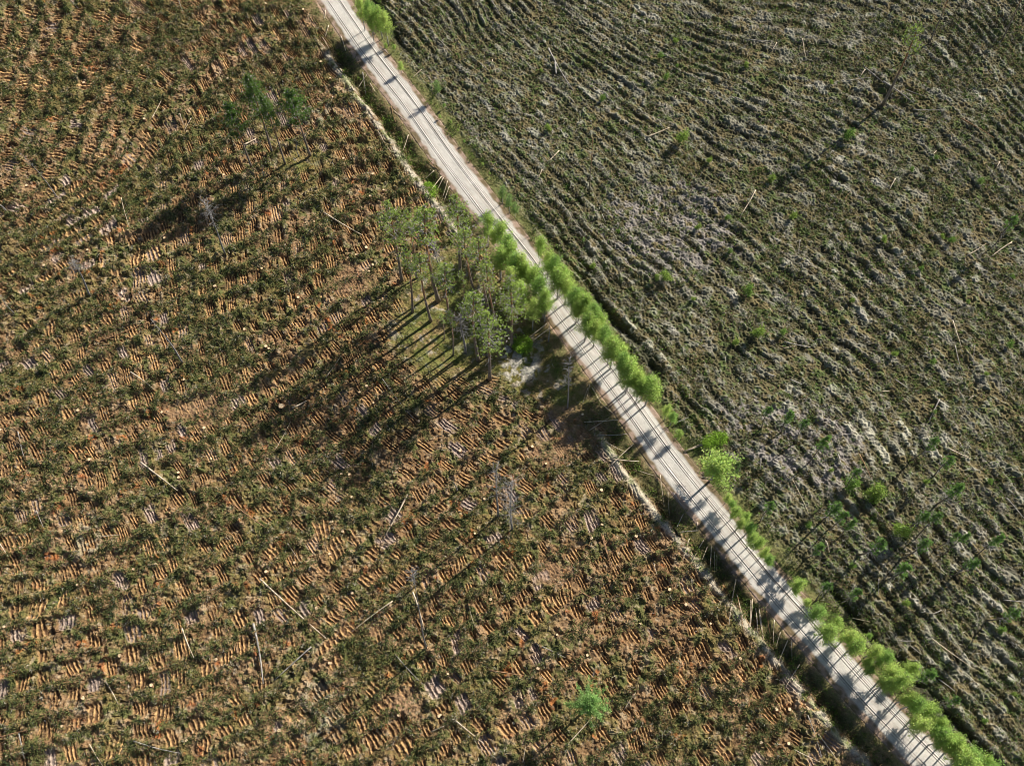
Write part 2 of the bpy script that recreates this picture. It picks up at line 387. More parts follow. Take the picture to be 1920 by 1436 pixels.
    onL = np.clip(sst(40, 90, ny)*(1-sst(395, 430, ny))+sst(760, 800, ny)*(1-sst(1330, 1400, ny)), 0, 1)
    wv = (fb(X*.5, Y*.5, 4, 5)-.5)*1.2
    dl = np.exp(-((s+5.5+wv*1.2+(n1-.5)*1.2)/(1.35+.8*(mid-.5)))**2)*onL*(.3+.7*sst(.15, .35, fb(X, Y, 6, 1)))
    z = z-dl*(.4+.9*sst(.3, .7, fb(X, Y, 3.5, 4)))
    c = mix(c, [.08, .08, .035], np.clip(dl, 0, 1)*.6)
    berm = np.exp(-((s+7.4+wv*.7)/.62)**2)*onL*(.35+.65*sst(.15, .35, fb(X, Y, 5, 2)))
    z = z*(1-.7*berm)+berm*.4
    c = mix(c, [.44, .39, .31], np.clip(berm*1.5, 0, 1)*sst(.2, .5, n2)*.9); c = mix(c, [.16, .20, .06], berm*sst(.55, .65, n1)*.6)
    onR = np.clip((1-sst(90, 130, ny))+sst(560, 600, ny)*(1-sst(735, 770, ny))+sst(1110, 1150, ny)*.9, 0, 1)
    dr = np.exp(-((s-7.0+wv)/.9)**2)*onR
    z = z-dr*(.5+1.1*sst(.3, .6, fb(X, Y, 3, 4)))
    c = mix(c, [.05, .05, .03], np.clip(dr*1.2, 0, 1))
    flat = 1-sst(2.7, 3.5, np.abs(s))
    z = z*(1-flat)-.12*flat
    inL = lf*(1-mossy)*(1-dirt*.8)*(1-np.clip(berm+dl, 0, 1)); 
    return z, c, dict(s=s, ny=ny, P=P*lf, rowm=rowm, inL=inL, inR=rt*(1-np.clip(dr, 0, 1)), mossy=mossy*lf, dl=dl, crestR=crestR*.6+an*.4, lich2=np.maximum(lich2*crestR, slip), ccor=(1-lf)*(1-rt)*(1-flat), b=b, onL=onL)

STEP = .125
def axis(lo, hi):
    core = np.arange(lo, hi, STEP); ext = [STEP]; tot = 0; o = []
    while tot < 3500: ext.append(ext[-1]*1.16); tot += ext[-1]; o.append(tot)
    o = np.array(o); return np.concatenate([lo-o[::-1], core, core[-1]+o])
ax_x = axis(-108, 124); ax_y = axis(-4, 176)
GX, GY = np.meshgrid(ax_x, ax_y, indexing='ij')
nX, nY = GX.shape
GZ = np.empty(GX.shape, np.float64); GC = np.empty(GX.shape+(3,), np.float32)
keep = {k: np.empty(GX.shape, np.float32) for k in ('s', 'ny', 'P', 'rowm', 'inL', 'inR', 'mossy', 'dl', 'lich2', 'ccor', 'crestR')}
CH = 160
for a0 in range(0, nX, CH):
    sl = slice(a0, min(nX, a0+CH))
    z, c, k = terrain(GX[sl], GY[sl]); GZ[sl] = z; GC[sl] = c
    for q in keep: keep[q][sl] = k[q]
i, j = np.meshgrid(np.arange(nX-1, dtype=np.int32), np.arange(nY-1, dtype=np.int32), indexing='ij')
F = np.stack([i*nY+j, (i+1)*nY+j, (i+1)*nY+j+1, i*nY+j+1], -1).reshape(-1, 4)
me = np_mesh("ground", np.stack([GX, GY, GZ], -1).reshape(-1, 3), F, GC.reshape(-1, 3))
ground = obj("ground", me, M_ground); ground["kind"] = "structure"
del F, i, j
def samp(A, X, Y):
    """nearest grid sample"""
    i = np.clip(np.searchsorted(ax_x, X), 0, nX-1); j = np.clip(np.searchsorted(ax_y, Y), 0, nY-1)
    return A[i, j]
def gz(X, Y): return float(samp(GZ, np.array([X]), np.array([Y]))[0])

# ---------------------------------------------------------------- road surface
def build_road():
    d = np.linalg.norm(np.diff(road, axis=0), axis=1); L = np.concatenate([[0], np.cumsum(d)])
    keep_ = (road[:, 1] > -60) & (road[:, 1] < 260)
    l0, l1 = L[keep_].min(), L[keep_].max()
    t = np.concatenate([np.linspace(0, l0, 60)[:-1], np.arange(l0, l1, .3), np.linspace(l1, L[-1], 60)[1:]])
    x = np.interp(t, L, road[:, 0]); y = np.interp(t, L, road[:, 1])
    ker = np.ones(15)/15
    xs, ys = x.copy(), y.copy()
    tx = np.gradient(x); ty = np.gradient(y); n = np.hypot(tx, ty); tx /= n; ty /= n
    nx_, ny_ = -ty, tx       # left-of-travel normal; positive s is on this side as in road_sd
    s = np.linspace(-3.5, 3.5, 119)
    T, S = np.meshgrid(t, s, indexing='ij')
    wob = (vn(T, T*0, 9, 1)-.5)*.35+(vn(T, T*0, 3, 2)-.5)*.08
    S2 = S+wob*.5
    hw = 1.95+.35*(vn(T, np.sign(S)*7, 5, 3)-.5)+.4*(vn(T, np.sign(S)*3, 1.2, 4)-.5)
    X = x[:, None]+nx_[:, None]*S; Y = y[:, None]+ny_[:, None]*S
    z = .10-.04*(S/2)**2+(fb(X, Y, .6, 2)-.5)*.05+(fb(X, Y, 2.5, 1)-.5)*.06
    col = np.broadcast_to(np.array([.50, .475, .44]), T.shape+(3,)).copy()
    col *= (.80+.36*fb(X, Y, 2.2, 5)+.10*(vn(X, Y, .4, 6)-.5))[..., None]
    col = mix(col, [.36, .30, .25], sst(.5, .62, fb(T*.25, S*2.2, 1, 6))*.35)
    for c0, wd, dp, dk, ph in ((-1.42, .075, .035, .6, 0), (-1.08, .08, .08, .8, 1), (-.78, .06, .03, .4, 2), (.72, .07, .05, .55, 3), (1.02, .085, .09, .8, 4), (1.36, .07, .035, .5, 5), (1.62, .04, .03, .25, 6)):
        off = (vn(T, T*0, 11, ph+1)-.5)*.16
        g = np.exp(-((S2-c0-off)/wd)**2); on = .55+.45*sst(.3, .5, vn(T, T*0, 7, ph+2))
        z -= dp*g*on; z += dp*.7*np.exp(-((S2-c0-off-.12)/.06)**2)*on
        col = mix(col, [.13, .11, .10], g*dk*on)
    for c0 in (-1.15, 1.1):      # the paler, harder packed wheel tracks
        col = mix(col, [.62, .585, .54], np.exp(-((S2-c0-.25)/.13)**2)*.6)
    e = sst(0, .5, np.abs(S2)-hw)
    sh = mix(np.broadcast_to(np.array([.31, .225, .175]), T.shape+(3,)), [.16, .12, .07], sst(.42, .6, fb(X, Y, .9, 3)))
    col = col*(1-e[..., None])+sh*e[..., None]
    z = z+e*(fb(X, Y, .7, 6)-.5)*.12-sst(3.0, 3.5, np.abs(S))*.3
    n0, n1 = T.shape
    i, j = np.meshgrid(np.arange(n0-1), np.arange(n1-1), indexing='ij')
    Fq = np.stack([i*n1+j, (i+1)*n1+j, (i+1)*n1+j+1, i*n1+j+1], -1).reshape(-1, 4)
    a = np.array([X[0, 0], Y[0, 0]]); b = np.array([X[1, 0], Y[1, 0]]); c = np.array([X[0, 1], Y[0, 1]])
    if (b[0]-a[0])*(c[1]-a[1])-(b[1]-a[1])*(c[0]-a[0]) < 0: Fq = Fq[:, ::-1]
    o = obj("road", np_mesh("road", np.stack([X, Y, z], -1).reshape(-1, 3), Fq, col.reshape(-1, 3)), M_road)
    o["kind"] = "structure"
build_road()

# ---------------------------------------------------------------- ground litter: brash, heather, twigs, ditch grass
BX0, BX1, BY0, BY1 = -106, 122, -2, 174
def cand(n):
    X = rng.uniform(BX0, BX1, n); Y = rng.uniform(BY0, BY1, n)
    m = np.abs(X) < 82+Y*.32          # the wedge the camera sees, with a margin
    return X[m], Y[m]
def scatter(name, X, Y, per, spread, length, width, lift, up, cols, colw, mat, label, jit=.25, dirfield=None):
    """tufts of small leaf- and twig-sized faces lying on the ground"""
    n = len(X); N = n*per
    Z = samp(GZ, X, Y)
    c = np.repeat(np.stack([X, Y, Z], 1), per, 0)
    sz = np.repeat(rng.uniform(.5, 1.4, n), per)
    c[:, :2] += rng.normal(size=(N, 2))*spread*sz[:, None]
    lf_ = rng.random(N)
    c[:, 2] = np.maximum(c[:, 2], samp(GZ, c[:, 0], c[:, 1])) + lift*sz*lf_*rng.random(N)
    d = rng.normal(size=(N, 3)); d[:, 2] = d[:, 2]*.5+up; d /= np.linalg.norm(d, axis=1)[:, None]
    d *= (length*rng.uniform(.5, 1.4, N))[:, None]
    ci = rng.choice(len(cols), size=n, p=np.array(colw)/sum(colw))
    col = np.repeat(np.array(cols)[ci], per, 0)*(1+rng.normal(size=(N, 1))*jit).clip(.4, 1.8)
    V, Fq, cc = blades(c, d, width*rng.uniform(.6, 1.4, N), col, rng)
    o = obj(name, np_mesh(name, V, Fq, cc), mat)
    return tag(o, label, None, None, "stuff")
# left: green conifer brash between the patches
X, Y = cand(520000)
inL = samp(keep['inL'], X, Y); P = samp(keep['P'], X, Y); rm = samp(keep['rowm'], X, Y)
ix, iy = toimg(X, Y)
dens = fb(X, Y, 7, 3)+.25*fb(X, Y, 2, 4)
more = .12*sst(700, 0, ix)+.15*np.exp(-(((ix-300)/350)**2+((iy-150)/300)**2))-.22*sst(700, 1250, ix)*sst(700, 900, iy)-.15*sst(500, 720, ix)*(1-sst(420, 640, iy))
pr = inL*(1-np.clip(P*1.15, 0, .90))*np.clip(.10+1.0*rm+(dens-.62)*2.5+more, .03, 1)
m = rng.random(len(X)) < pr*.85
scatter("brash", X[m], Y[m], 7, .22, .42, .05, .55, .25,
        [(.075, .10, .035), (.115, .14, .05), (.18, .18, .065), (.045, .07, .035), (.25, .18, .085), (.30, .28, .22)], [4, 4, 4, 2, 3, 1],
        M_brash, "green and olive conifer brash lying in rows between the orange soil ridges")
# loose twigs and splinters on the left clearing
X, Y = cand(52000)
m = rng.random(len(X)) < samp(keep['inL'], X, Y)*.5+samp(keep['mossy'], X, Y)*.7
scatter("twig_litter", X[m], Y[m], 2, .15, .75, .022, .22, .05,
        [(.30, .19, .10), (.45, .34, .22), (.17, .10, .06), (.38, .36, .34)], [3, 3, 2, 2], M_brash, "loose brown and pale twigs strewn over the fresh clearing")
# right: heather and dwarf shrubs
X, Y = cand(560000)
inR = samp(keep['inR'], X, Y); lc = samp(keep['lich2'], X, Y); cr = samp(keep['crestR'], X, Y)
dens = fb(X, Y, 2.4, 3)
ix, iy = toimg(X, Y)
m = rng.random(len(X)) < inR*np.clip(.10+(dens-.42)*3.0+(.60-cr)*.35, 0, 1)*(1-np.clip(lc, 0, .95))*.70*(.75+.35*sst(1100, 1900, ix))
scatter("heather", X[m], Y[m], 7, .15, .25, .045, .42, .5,
        [(.10, .125, .04), (.15, .13, .055), (.165, .12, .055), (.13, .23, .05), (.045, .06, .035), (.20, .26, .07), (.25, .235, .19)], [5, 4, 2.5, 4, 3, 1.2, 1.5],
        M_brash, "dark green and rusty heather covering the furrows of the older clearing")
X, Y = cand(170000)
m = rng.random(len(X)) < samp(keep['inR'], X, Y)*sst(.35, .62, samp(keep['crestR'], X, Y))*.8*sst(.35, .55, fb(X, Y, 2.5, 5))
scatter("dead_twigs", X[m], Y[m], 4, .25, .75, .022, .42, .10,
        [(.42, .40, .37), (.30, .28, .25), (.54, .51, .46), (.22, .18, .12)], [4, 4, 2, 2], M_brash, "grey bleached twigs lying through the heather right of the road")
# verges, berm and ditch grass, grove floor
X, Y = cand(190000)
dl = samp(keep['dl'], X, Y); cc_ = samp(keep['ccor'], X, Y); ms = samp(keep['mossy'], X, Y)
m = rng.random(len(X)) < np.clip(dl*.8+cc_*.55*sst(2.9, 4.5, np.abs(samp(keep['s'], X, Y)))+ms*.22, 0, 1)
scatter("verge_grass", X[m], Y[m], 7, .18, .38, .035, .30, .8,
        [(.07, .12, .02), (.11, .17, .03), (.20, .17, .07), (.05, .07, .025), (.16, .11, .05)], [4, 2, 3, 4, 3], M_brash, "grass and moss along the road verges, in the ditch and under the pine grove")

X, Y = cand(150000)
sd_ = samp(keep['s'], X, Y); dl = samp(keep['dl'], X, Y)
m = rng.random(len(X)) < (dl*.8+.55*((sd_ > 2.9) & (sd_ < 6.5))+.08*((sd_ > 6) & (sd_ < 9))+.06*((sd_ < -3) & (sd_ > -8)))*sst(.45, .62, fb(X, Y, 2.0, 4))
scatter("verge_scrub", X[m], Y[m], 16, .30, .30, .06, 1.1, .9,
        [(.11, .18, .03), (.17, .25, .05), (.06, .10, .03), (.20, .16, .09)], [4, 3, 4, 2], M_brash, "low leafy scrub and tall grass along the road ditches")
# ---------------------------------------------------------------- tree makers
def pine_meshes(seed, h=20.0, cb=.52, rad=2.3, nb=70, dens=1.0, green=(.36, .48, .12), grey=.20, r0=.21):
    rg = np.random.default_rng(seed)
    zs = np.linspace(0, 1, 12)
    bend = rg.normal(size=2)*.35
    tp = np.stack([bend[0]*np.sin(zs*2.6), bend[1]*np.sin(zs*2.2), zs*h], 1)
    tr = r0*((1-zs)**.8+.14); tr[0] *= 1.35
    def at(f): return np.array([np.interp(f, zs, tp[:, k]) for k in range(3)])
    limbs = []; cen = []; dirs = []
    for b in range(nb):
        f = rg.random()**.8
        zf = cb+(1-cb)*f*.97
        prof = (math.sin(math.pi*min(1, .16+f*.86))**.7)*(1-.45*f)+.08
        L = rad*prof*rg.uniform(.5, 1.3)
        a = rg.random()*2*math.pi
        p0 = at(zf); el = rg.uniform(.0, .5)+.5*f
        dr = np.array([math.cos(a)*math.cos(el), math.sin(a)*math.cos(el), math.sin(el)])
        p1 = p0+dr*L*.5+np.array([0, 0, -.05*L]); p2 = p0+dr*L+np.array([0, 0, .12*L])
        limbs.append((np.array([p0, p1, p2]), np.array([.055, .035, .012])*r0/.21))
        nt = int(9.5*dens*L/1.5)+3
        for _ in range(nt):
            t = rg.uniform(.38, 1.08)
            q = p0+(p2-p0)*t+rg.normal(size=3)*np.array([.26, .26, .17])*(.5+t*.6)*L/1.6
            cen.append(q); v = dr*.5+rg.normal(size=3)*.6+np.array([0, 0, .45]); dirs.append(v/np.linalg.norm(v))
    for b in range(10):       # dead limb stubs under the crown
        zf = rg.uniform(cb*.55, cb); a = rg.random()*6.28; p0 = at(zf); L = rg.uniform(.4, 1.3)
        limbs.append((np.array([p0, p0+np.array([math.cos(a)*L, math.sin(a)*L, .1*L])]), np.array([.03, .01])))
    trunk = join2("pine_trunk", tubes([(tp, tr)], 7), tubes(limbs, 4, False))
    cen = np.array(cen); dirs = np.array(dirs); k = 10; n = len(cen)
    c = np.repeat(cen, k, 0); d = np.repeat(dirs, k, 0)+rg.normal(size=(n*k, 3))*.75
    d /= np.linalg.norm(d, axis=1)[:, None]; d *= rg.uniform(.16, .36, n*k)[:, None]
    gry = np.repeat(rg.random((n, 1)) < grey, k, 0)
    col = np.where(gry, np.array([.46, .43, .41]), np.array(green))*np.repeat(rg.uniform(.65, 1.4, (n, 1)), k, 0)
    V, Fq, cc = blades(c, d, rg.uniform(.02, .042, n*k), col, rg)
    return trunk, np_mesh("pine_crown", V, Fq, cc)
def birch_meshes(seed, h=8.0, cb=.34, rad=1.0, nb=62, green=(.39, .53, .14), lean=.15, leaf=.11):
    rg = np.random.default_rng(seed)
    zs = np.linspace(0, 1, 9); bend = rg.normal(size=2)*lean*h*.15
    tp = np.stack([bend[0]*zs**2, bend[1]*zs**2, zs*h*.96], 1)
    tr = (.085*(1-zs)+.014)*(h/8)*(1.5 if h > 10 else 1)
    def at(f): return np.array([np.interp(f, zs, tp[:, k]) for k in range(3)])
    limbs = []; cen = []
    for b in range(nb):
        f = rg.random(); zf = cb+(1-cb)*f*.95
        prof = min(1, .5+f*2.2)*(1-f**1.7)+.12
        L = rad*prof*rg.uniform(.5, 1.5); a = rg.random()*6.283; el = rg.uniform(.4, .95)
        p0 = at(zf); dr = np.array([math.cos(a)*math.cos(el), math.sin(a)*math.cos(el), math.sin(el)])
        p2 = p0+dr*L*1.15
        limbs.append((np.array([p0, p2]), np.array([.022, .006])))
        for _ in range(int(11*L/.8)+3):
            t = rg.uniform(.25, 1.12); cen.append(p0+(p2-p0)*t+rg.normal(size=3)*.16)
    trunk = join2("birch_trunk", tubes([(tp, tr)], 6), tubes(limbs, 3, False))
    cen = np.array(cen); n = len(cen); k = 5
    c = np.repeat(cen, k, 0)+rg.normal(size=(n*k, 3))*.13
    d = rg.normal(size=(n*k, 3)); d /= np.linalg.norm(d, axis=1)[:, None]; d *= rg.uniform(leaf*.8, leaf*1.6, n*k)[:, None]
    col = np.array(green)*np.repeat(rg.uniform(.7, 1.35, (n, 1)), k, 0)*(1+rg.normal(size=(n*k, 3))*.06)
    V, Fq, cc = blades(c, d, rg.uniform(leaf*.35, leaf*.6, n*k), col.clip(.01, .8), rg)
    return trunk, np_mesh("birch_crown", V, Fq, cc)
def proto(name, parts, mats, base_h):
    r = empty(name, (0, 0, -500))
    nm = ("trunk", "crown")
    for me_, mt, q in zip(parts, mats, nm): obj(q, me_, mt, r)
    return r, base_h
def park(root, X, Y, h, base_h, rz=None, tilt=(0, 0), wide=1.0):
    s = h/base_h; root.scale = (s*wide, s*wide, s); root.location = (X, Y, gz(X, Y)-.05)
    root.rotation_euler = (tilt[0], tilt[1], R.uniform(0, 6.28) if rz is None else rz)
class Kind:
    """first use moves the original itself, later uses copy it with its parts"""
    def __init__(self, protos): self.p = protos; self.used = [False]*len(protos); self.n = 0
    def get(self, i=None):
        if i is None: i = self.n % len(self.p); self.n += 1
        r, bh = self.p[i]
        if not self.used[i]: self.used[i] = True; return r, bh
        return copy_tree(r), bh
    def prune(self):
        for (r, bh), u in zip(self.p, self.used):
            if not u:
                for c in list(r.children): bpy.data.objects.remove(c)
                bpy.data.objects.remove(r)
PM = ((M_pinebark, M_greybark), M_needle); BM = ((M_birchbark, M_birchbark), M_leaf)
K_pine = Kind([proto("pine_tree", pine_meshes(21, cb=.52, rad=2.3, nb=58), PM, 20), proto("pine_tree", pine_meshes(22, cb=.60, rad=2.0, nb=46), PM, 20),
               proto("pine_tree", pine_meshes(23, cb=.47, rad=2.5, nb=76), PM, 20), proto("pine_tree", pine_meshes(24, cb=.66, rad=1.5, nb=38), PM, 20)])
K_dark = Kind([proto("pine_tree", pine_meshes(31, cb=.52, rad=2.4, nb=90, dens=2.0, green=(.14, .25, .06), grey=.10), PM, 20), proto("pine_tree", pine_meshes(32, cb=.50, rad=2.5, nb=90, dens=1.9, green=(.15, .26, .06), grey=.14), PM, 20)])
K_birch = Kind([proto("birch_tree", birch_meshes(41), BM, 8), proto("birch_tree", birch_meshes(42, rad=1.1, nb=72), BM, 8), proto("birch_tree", birch_meshes(43, rad=.9, green=(.50, .63, .18)), BM, 8),
                proto("birch_tree", birch_meshes(44, rad=1.05, cb=.4, green=(.30, .46, .12)), BM, 8)])
K_pale = Kind([proto("birch_tree", birch_meshes(51, rad=1.0, nb=48, green=(.24, .36, .12)), BM, 8)])
K_big = Kind([proto("birch_tree", birch_meshes(52, h=12, cb=.5, rad=2.7, nb=90, green=(.30, .48, .16), leaf=.14), BM, 12)])
K_young = Kind([proto("young_pine", pine_meshes(61, h=9, cb=.50, rad=.95, nb=46, dens=1.7, green=(.20, .34, .09), grey=.08, r0=.10), PM, 9), proto("young_pine", pine_meshes(62, h=9, cb=.58, rad=.85, nb=38, dens=1.7, green=(.17, .30, .08), grey=.08, r0=.10), PM, 9)])
K_sap = Kind([proto("sapling", birch_meshes(71, h=2.5, cb=.1, rad=.8, nb=26, green=(.26, .37, .08), leaf=.12), BM, 2.5), proto("sapling", birch_meshes(72, h=2.5, cb=.1, rad=.65, nb=20, green=(.17, .29, .06), leaf=.12), BM, 2.5)])

# ---------------------------------------------------------------- labels: words for where a thing stands in the photo
LM = [((868, 560), "the tall pine grove"), ((510, 230), "the upper left pine group"), ((945, 930), "the two bare grey snags"), ((1108, 1312), "the lone green birch"), ((1066, 720), "the snag beside the road"),
      ((145, 515), "the white topped snag"), ((1108, 310), "the thin black snag"), ((1281, 257), "the round yellow green sapling"), ((1355, 900), "the largest roadside birch"), ((1800, 1012), "the twin crowned young pines"),
      ((1640, 815), "the pale lichen stripes"), ((528, 762), "the big white stump"), ((485, 1225), "the longest standing out pale log"), ((690, 20), "the birches at the top edge"), ((1200, 680), "the dense birch row"),
      ((1722, 50), "the upper right tall pine"), ((404, 420), "the forked dead pine"), ((1690, 1270), "the birch clumps low on the road"), ((785, 1110), "the small bare tuft topped snag"), ((314, 640), "the thin slanting snag")]
ORD = ["first", "second", "third", "fourth", "fifth", "sixth", "seventh", "eighth", "ninth", "tenth", "eleventh", "twelfth", "thirteenth", "fourteenth", "fifteenth", "sixteenth", "seventeenth", "eighteenth", "nineteenth", "twentieth",
       "twenty-first", "twenty-second", "twenty-third", "twenty-fourth", "twenty-fifth", "twenty-sixth", "twenty-seventh", "twenty-eighth", "twenty-ninth", "thirtieth", "thirty-first", "thirty-second"]
def place_words(px, py, skip=0):
    c = sorted(LM, key=lambda q: math.hypot(q[0][0]-px, q[0][1]-py))[skip]
    dx, dy = px-c[0][0], py-c[0][1]; d = math.hypot(dx, dy)
    far = "just" if d < 60 else "a little" if d < 130 else "well" if d < 260 else "far"
    a = math.degrees(math.atan2(dy, dx)) % 360
    w_ = ["right of", "below and right of", "below", "below and left of", "left of", "above and left of", "above", "above and right of"][int(((a+22.5) % 360)//45)]
    return f"{far} {w_} {c[1]}"
def uniq(base, px, py):
    for k in range(len(LM)):
        t = f"{base} {place_words(px, py, k)}"
        if t not in USED and len(t.split()) <= 16: USED[t] = 1; return t
    return base

# ---------------------------------------------------------------- the pines
def stand(kind, bx, by, tx, ty, label, cat, group, i=None, wide=1.0):
    X, Y = G(bx, by); h = hgt(by, ty)
    r, bh = kind.get(i); park(r, X, Y, h, bh, wide=wide)
    if tx is not None:       # lean so the top falls where the photo has it
        TX, TY = G(tx, ty, h); dx = max(-.06, min(.06, (TX-X)/h))
        r.rotation_euler = (0, dx, 0)
    USED[label] = 1
    return tag(r, label, cat, group)
GP = "tall pines left standing beside the road"
grove = [(754,529,725,385,0,"leftmost pine of the grove, broad thin grey-green crown on bare grey trunk",1),(781,522,757,388,3,"thin pine with tiny crown just right of the grove's leftmost pine",.8),(822,564,800,378,1,"tall pine at the grove's top with dead grey limbs below its crown",1.05),
 (863,515,853,370,0,"dark green pine at the top right of the grove, closest to the ditch",1.05),(808,602,790,470,1,"pine with orange lower trunk at the left front of the grove",.95),(774,586,755,462,3,"slim pine with short pale crown between two thicker grove pines, left side",.9),
 (848,613,838,487,1,"pine with wide crown in the middle of the grove, long dark trunk",1.05),(850,666,840,580,3,"short slender pine with reddish trunk at the grove's front, left of dead pine",.8),(871,572,862,505,3,"small slim pine standing in the open gap inside the grove",1.0),
 (897,674,893,540,1,"pine with grey stem and speckled crown left of the grove's lowest pine",1.05),(918,710,912,591,0,"lowest pine of the grove, orange trunk and broad airy crown",1.2),(959,649,955,520,2,"wide conical pine at the right edge of the grove, beside the pale lichen",1.0),
 (921,597,900,437,1,"densest dark pine crown at the upper right inside the grove",.85),(935,622,912,486,1,"grey tinged pine crown behind the grove's right side pine",.8),(913,667,908,592,3,"short dark stemmed pine hidden behind the grove's lowest pine",.9),(833,637,826,588,3,"small grey stemmed pine low among the moss inside the grove",1.0),
 (893,560,872,422,1,"pine crown overlapping the grove's dark upper right pine",.9)]
for bx, by, tx, ty, k, lb, wd in grove: stand(K_pine, bx, by, tx, ty, lb, "pine tree", GP, k, wd)
G2 = "lone group of pines at the upper left"
for bx, by, tx, ty, k, lb, wd in [(582,294,543,166,0,"rightmost of the upper left pines, thick dark trunk leaning under forked crown",1.1),(511,289,460,142,1,"tallest upper left pine with the highest dark crown and orange trunk",.9),
        (535,309,488,182,1,"upper left pine with thin trunk, middle of the group's three closest pines",.85),(473,317,427,190,0,"leftmost of the upper left pines, lower dark green crown",.95)]:
    stand(K_dark, bx, by, tx, ty, lb, "pine tree", G2, k, wd)

# ---------------------------------------------------------------- snags: bare dead trees
def snag(bx, by, tx, ty, r0, nbr, blen, label, seed, mat=None, bark=.35, group=None, upper=.45):
    rg = np.random.default_rng(seed); mat = mat or M_greybark
    X, Y = G(bx, by); h = hgt(by, ty); TX, TY = G(tx, ty, h)
    dx = max(-.12, min(.12, (TX-X)/h)); z0 = gz(X, Y)-.1
    root = empty("dead_tree", (X, Y, z0)); zs = np.linspace(0, 1, 10)
    tp = np.stack([dx*h*zs+.12*np.sin(zs*5+seed), .15*np.sin(zs*4+seed), zs*h], 1); tr = r0*(1-zs*.85)
    L = []
    for b in range(nbr):
        f = 1-rg.random()**1.3*(1-upper); p0 = np.array([np.interp(f, zs, tp[:, k]) for k in range(3)])
        l = blen*rg.uniform(.4, 1.1)*(1.25-f*.7); a = rg.random()*6.283; el = rg.uniform(-.3, .7)
        dr = np.array([math.cos(a)*math.cos(el), math.sin(a)*math.cos(el), math.sin(el)])
        p1 = p0+dr*l*.55+rg.normal(size=3)*.08; p2 = p1+(dr+rg.normal(size=3)*.35)*l*.5
        L.append((np.array([p0, p1, p2]), np.array([.035, .022, .010])))
        for _ in range(3):
            q = p1+(p2-p1)*rg.random(); v = dr+rg.normal(size=3)*.7; L.append((np.array([q, q+v*l*.32]), np.array([.02, .007])))
    if nbr > 8: obj("trunk", join2("snag_trunk", tubes([(tp, tr)], 7), tubes(L, 3, False)), (mat, mat), root)
    else:
        obj("trunk", np_mesh("snag_trunk", *tubes([(tp, tr)], 7), smooth=True), mat, root)
        for q in range(0, len(L), 4): obj("branch", np_mesh("snag_branch", *tubes(L[q:q+4], 4, False)), mat, root)
    USED[label] = 1
    return tag(root, label, "dead tree", group or "bare dead trees standing in the clearings")
snag(872,662,863,588,.24,60,2.0,"grey dead pine with tangled bare crown at the grove's front",1)
snag(822,500,812,450,.12,50,1.8,"pale dead top with whitish twigs between the upper grove pines",2)
snag(561,294,553,262,.10,4,.6,"short thin dead stem between the two right upper left pines",3)
snag(497,332,488,308,.12,3,.5,"short grey dead stem below the upper left pine group",4)
snag(169,552,137,490,.20,70,2.0,"white topped snag near the left edge, bushy tangle of pale twigs",5, upper=.72)
snag(343,681,284,597,.17,14,1.0,"thin slanting grey snag in the left clearing with few twigs",6)
snag(1063,766,1069,668,.15,50,1.2,"tall grey snag with many side branches standing left beside the road",7)
snag(933,971,931,872,.19,44,1.5,"left of the two bare grey snags, with twigs at its top",8)
snag(960,994,957,903,.19,85,2.2,"right of the two bare grey snags, fuller with branches",9, upper=.3)
snag(801,1215,771,1073,.13,40,1.1,"thin snag with small white tuft of twigs at its top",10, upper=.87)
snag(425,478,384,383,.17,50,2.4,"forked dead pine with wide grey limbs lying over the pines' shadow",11, upper=.6)
snag(107,368,38,284,.11,8,.7,"very thin slanting snag near the upper left edge",12)
snag(12,398,-20,370,.16,4,.6,"short leaning snag cut by the left photo edge",13)
snag(856,922,851,892,.13,3,.5,"short dark broken stem left of the two bare grey snags",14)
snag(27,590,0,545,.09,5,.5,"thin short snag at the left edge below the white topped snag",15)
snag(1106,362,1110,262,.14,6,.4,"thin black branchless snag in the right clearing near the road",16, M_pinebark)
snag(1030,639,1029,606,.13,2,.3,"short pale broken trunk beside the road next to the felled birch",17)
snag(1744,79,1790,-30,.17,10,.8,"long thin bare trunk leaning out of the top edge at the right",18, M_pinebark)
snag(1879,75,1925,-20,.18,10,.8,"dark bare trunk in the top right corner",19, M_pinebark)

# ---------------------------------------------------------------- birches along the road
def tops(kind, pts, lab, group, hh=(6.8, 8.2), wide=1.0, cat="birch tree"):
    pts = sorted(pts, key=lambda p: p[1])
    for n, p in enumerate(pts):
        h = p[2] if len(p) > 2 else R.uniform(*hh)
        X, Y = G(p[0], p[1], h)
        r, bh = kind.get(); park(r, X, Y, h, bh, wide=wide*R.uniform(.75, 1.2))
        l = lab.format(ORD[n]) if len(pts) > 1 else lab
        USED[l] = 1; tag(r, l, cat, group)
tops(K_birch, [(913,396,11),(937,414),(950,438),(962,452),(978,474),(990,489),(1003,497),(1015,520),(1025,541),(958,498),(982,526),(1001,556),(938,462),(1010,572,6),(925,430,7),(968,475),(1020,560,7)],
     "bright green birch between grove and road, {} from the top of that row", "birches between the pine grove and the road", (10.0, 11.5), 1.1)
tops(K_birch, [(1015,440,9.5),(1030,468),(1044,479),(1060,494),(1064,520),(1077,536),(1091,549),(1101,550),(1113,568),(1127,583),(1121,598),(1140,608),(1156,634),(1169,642),(1176,660),(1190,674),(1202,692),(1214,706),(1226,706),(1050,500),(1105,580),(1150,628),(1185,690),(1085,560),(1205,708)],
     "fresh green birch of the dense right roadside row, {} from its top", "dense row of birches right of the road", (8.8, 11.4), 1.1)
tops(K_birch, [(672,-12),(690,-4),(706,6),(718,18),(712,38,5),(690,12)], "birch at the top edge right of the road, {} from the edge", "birches at the top edge of the photo", (8, 10))
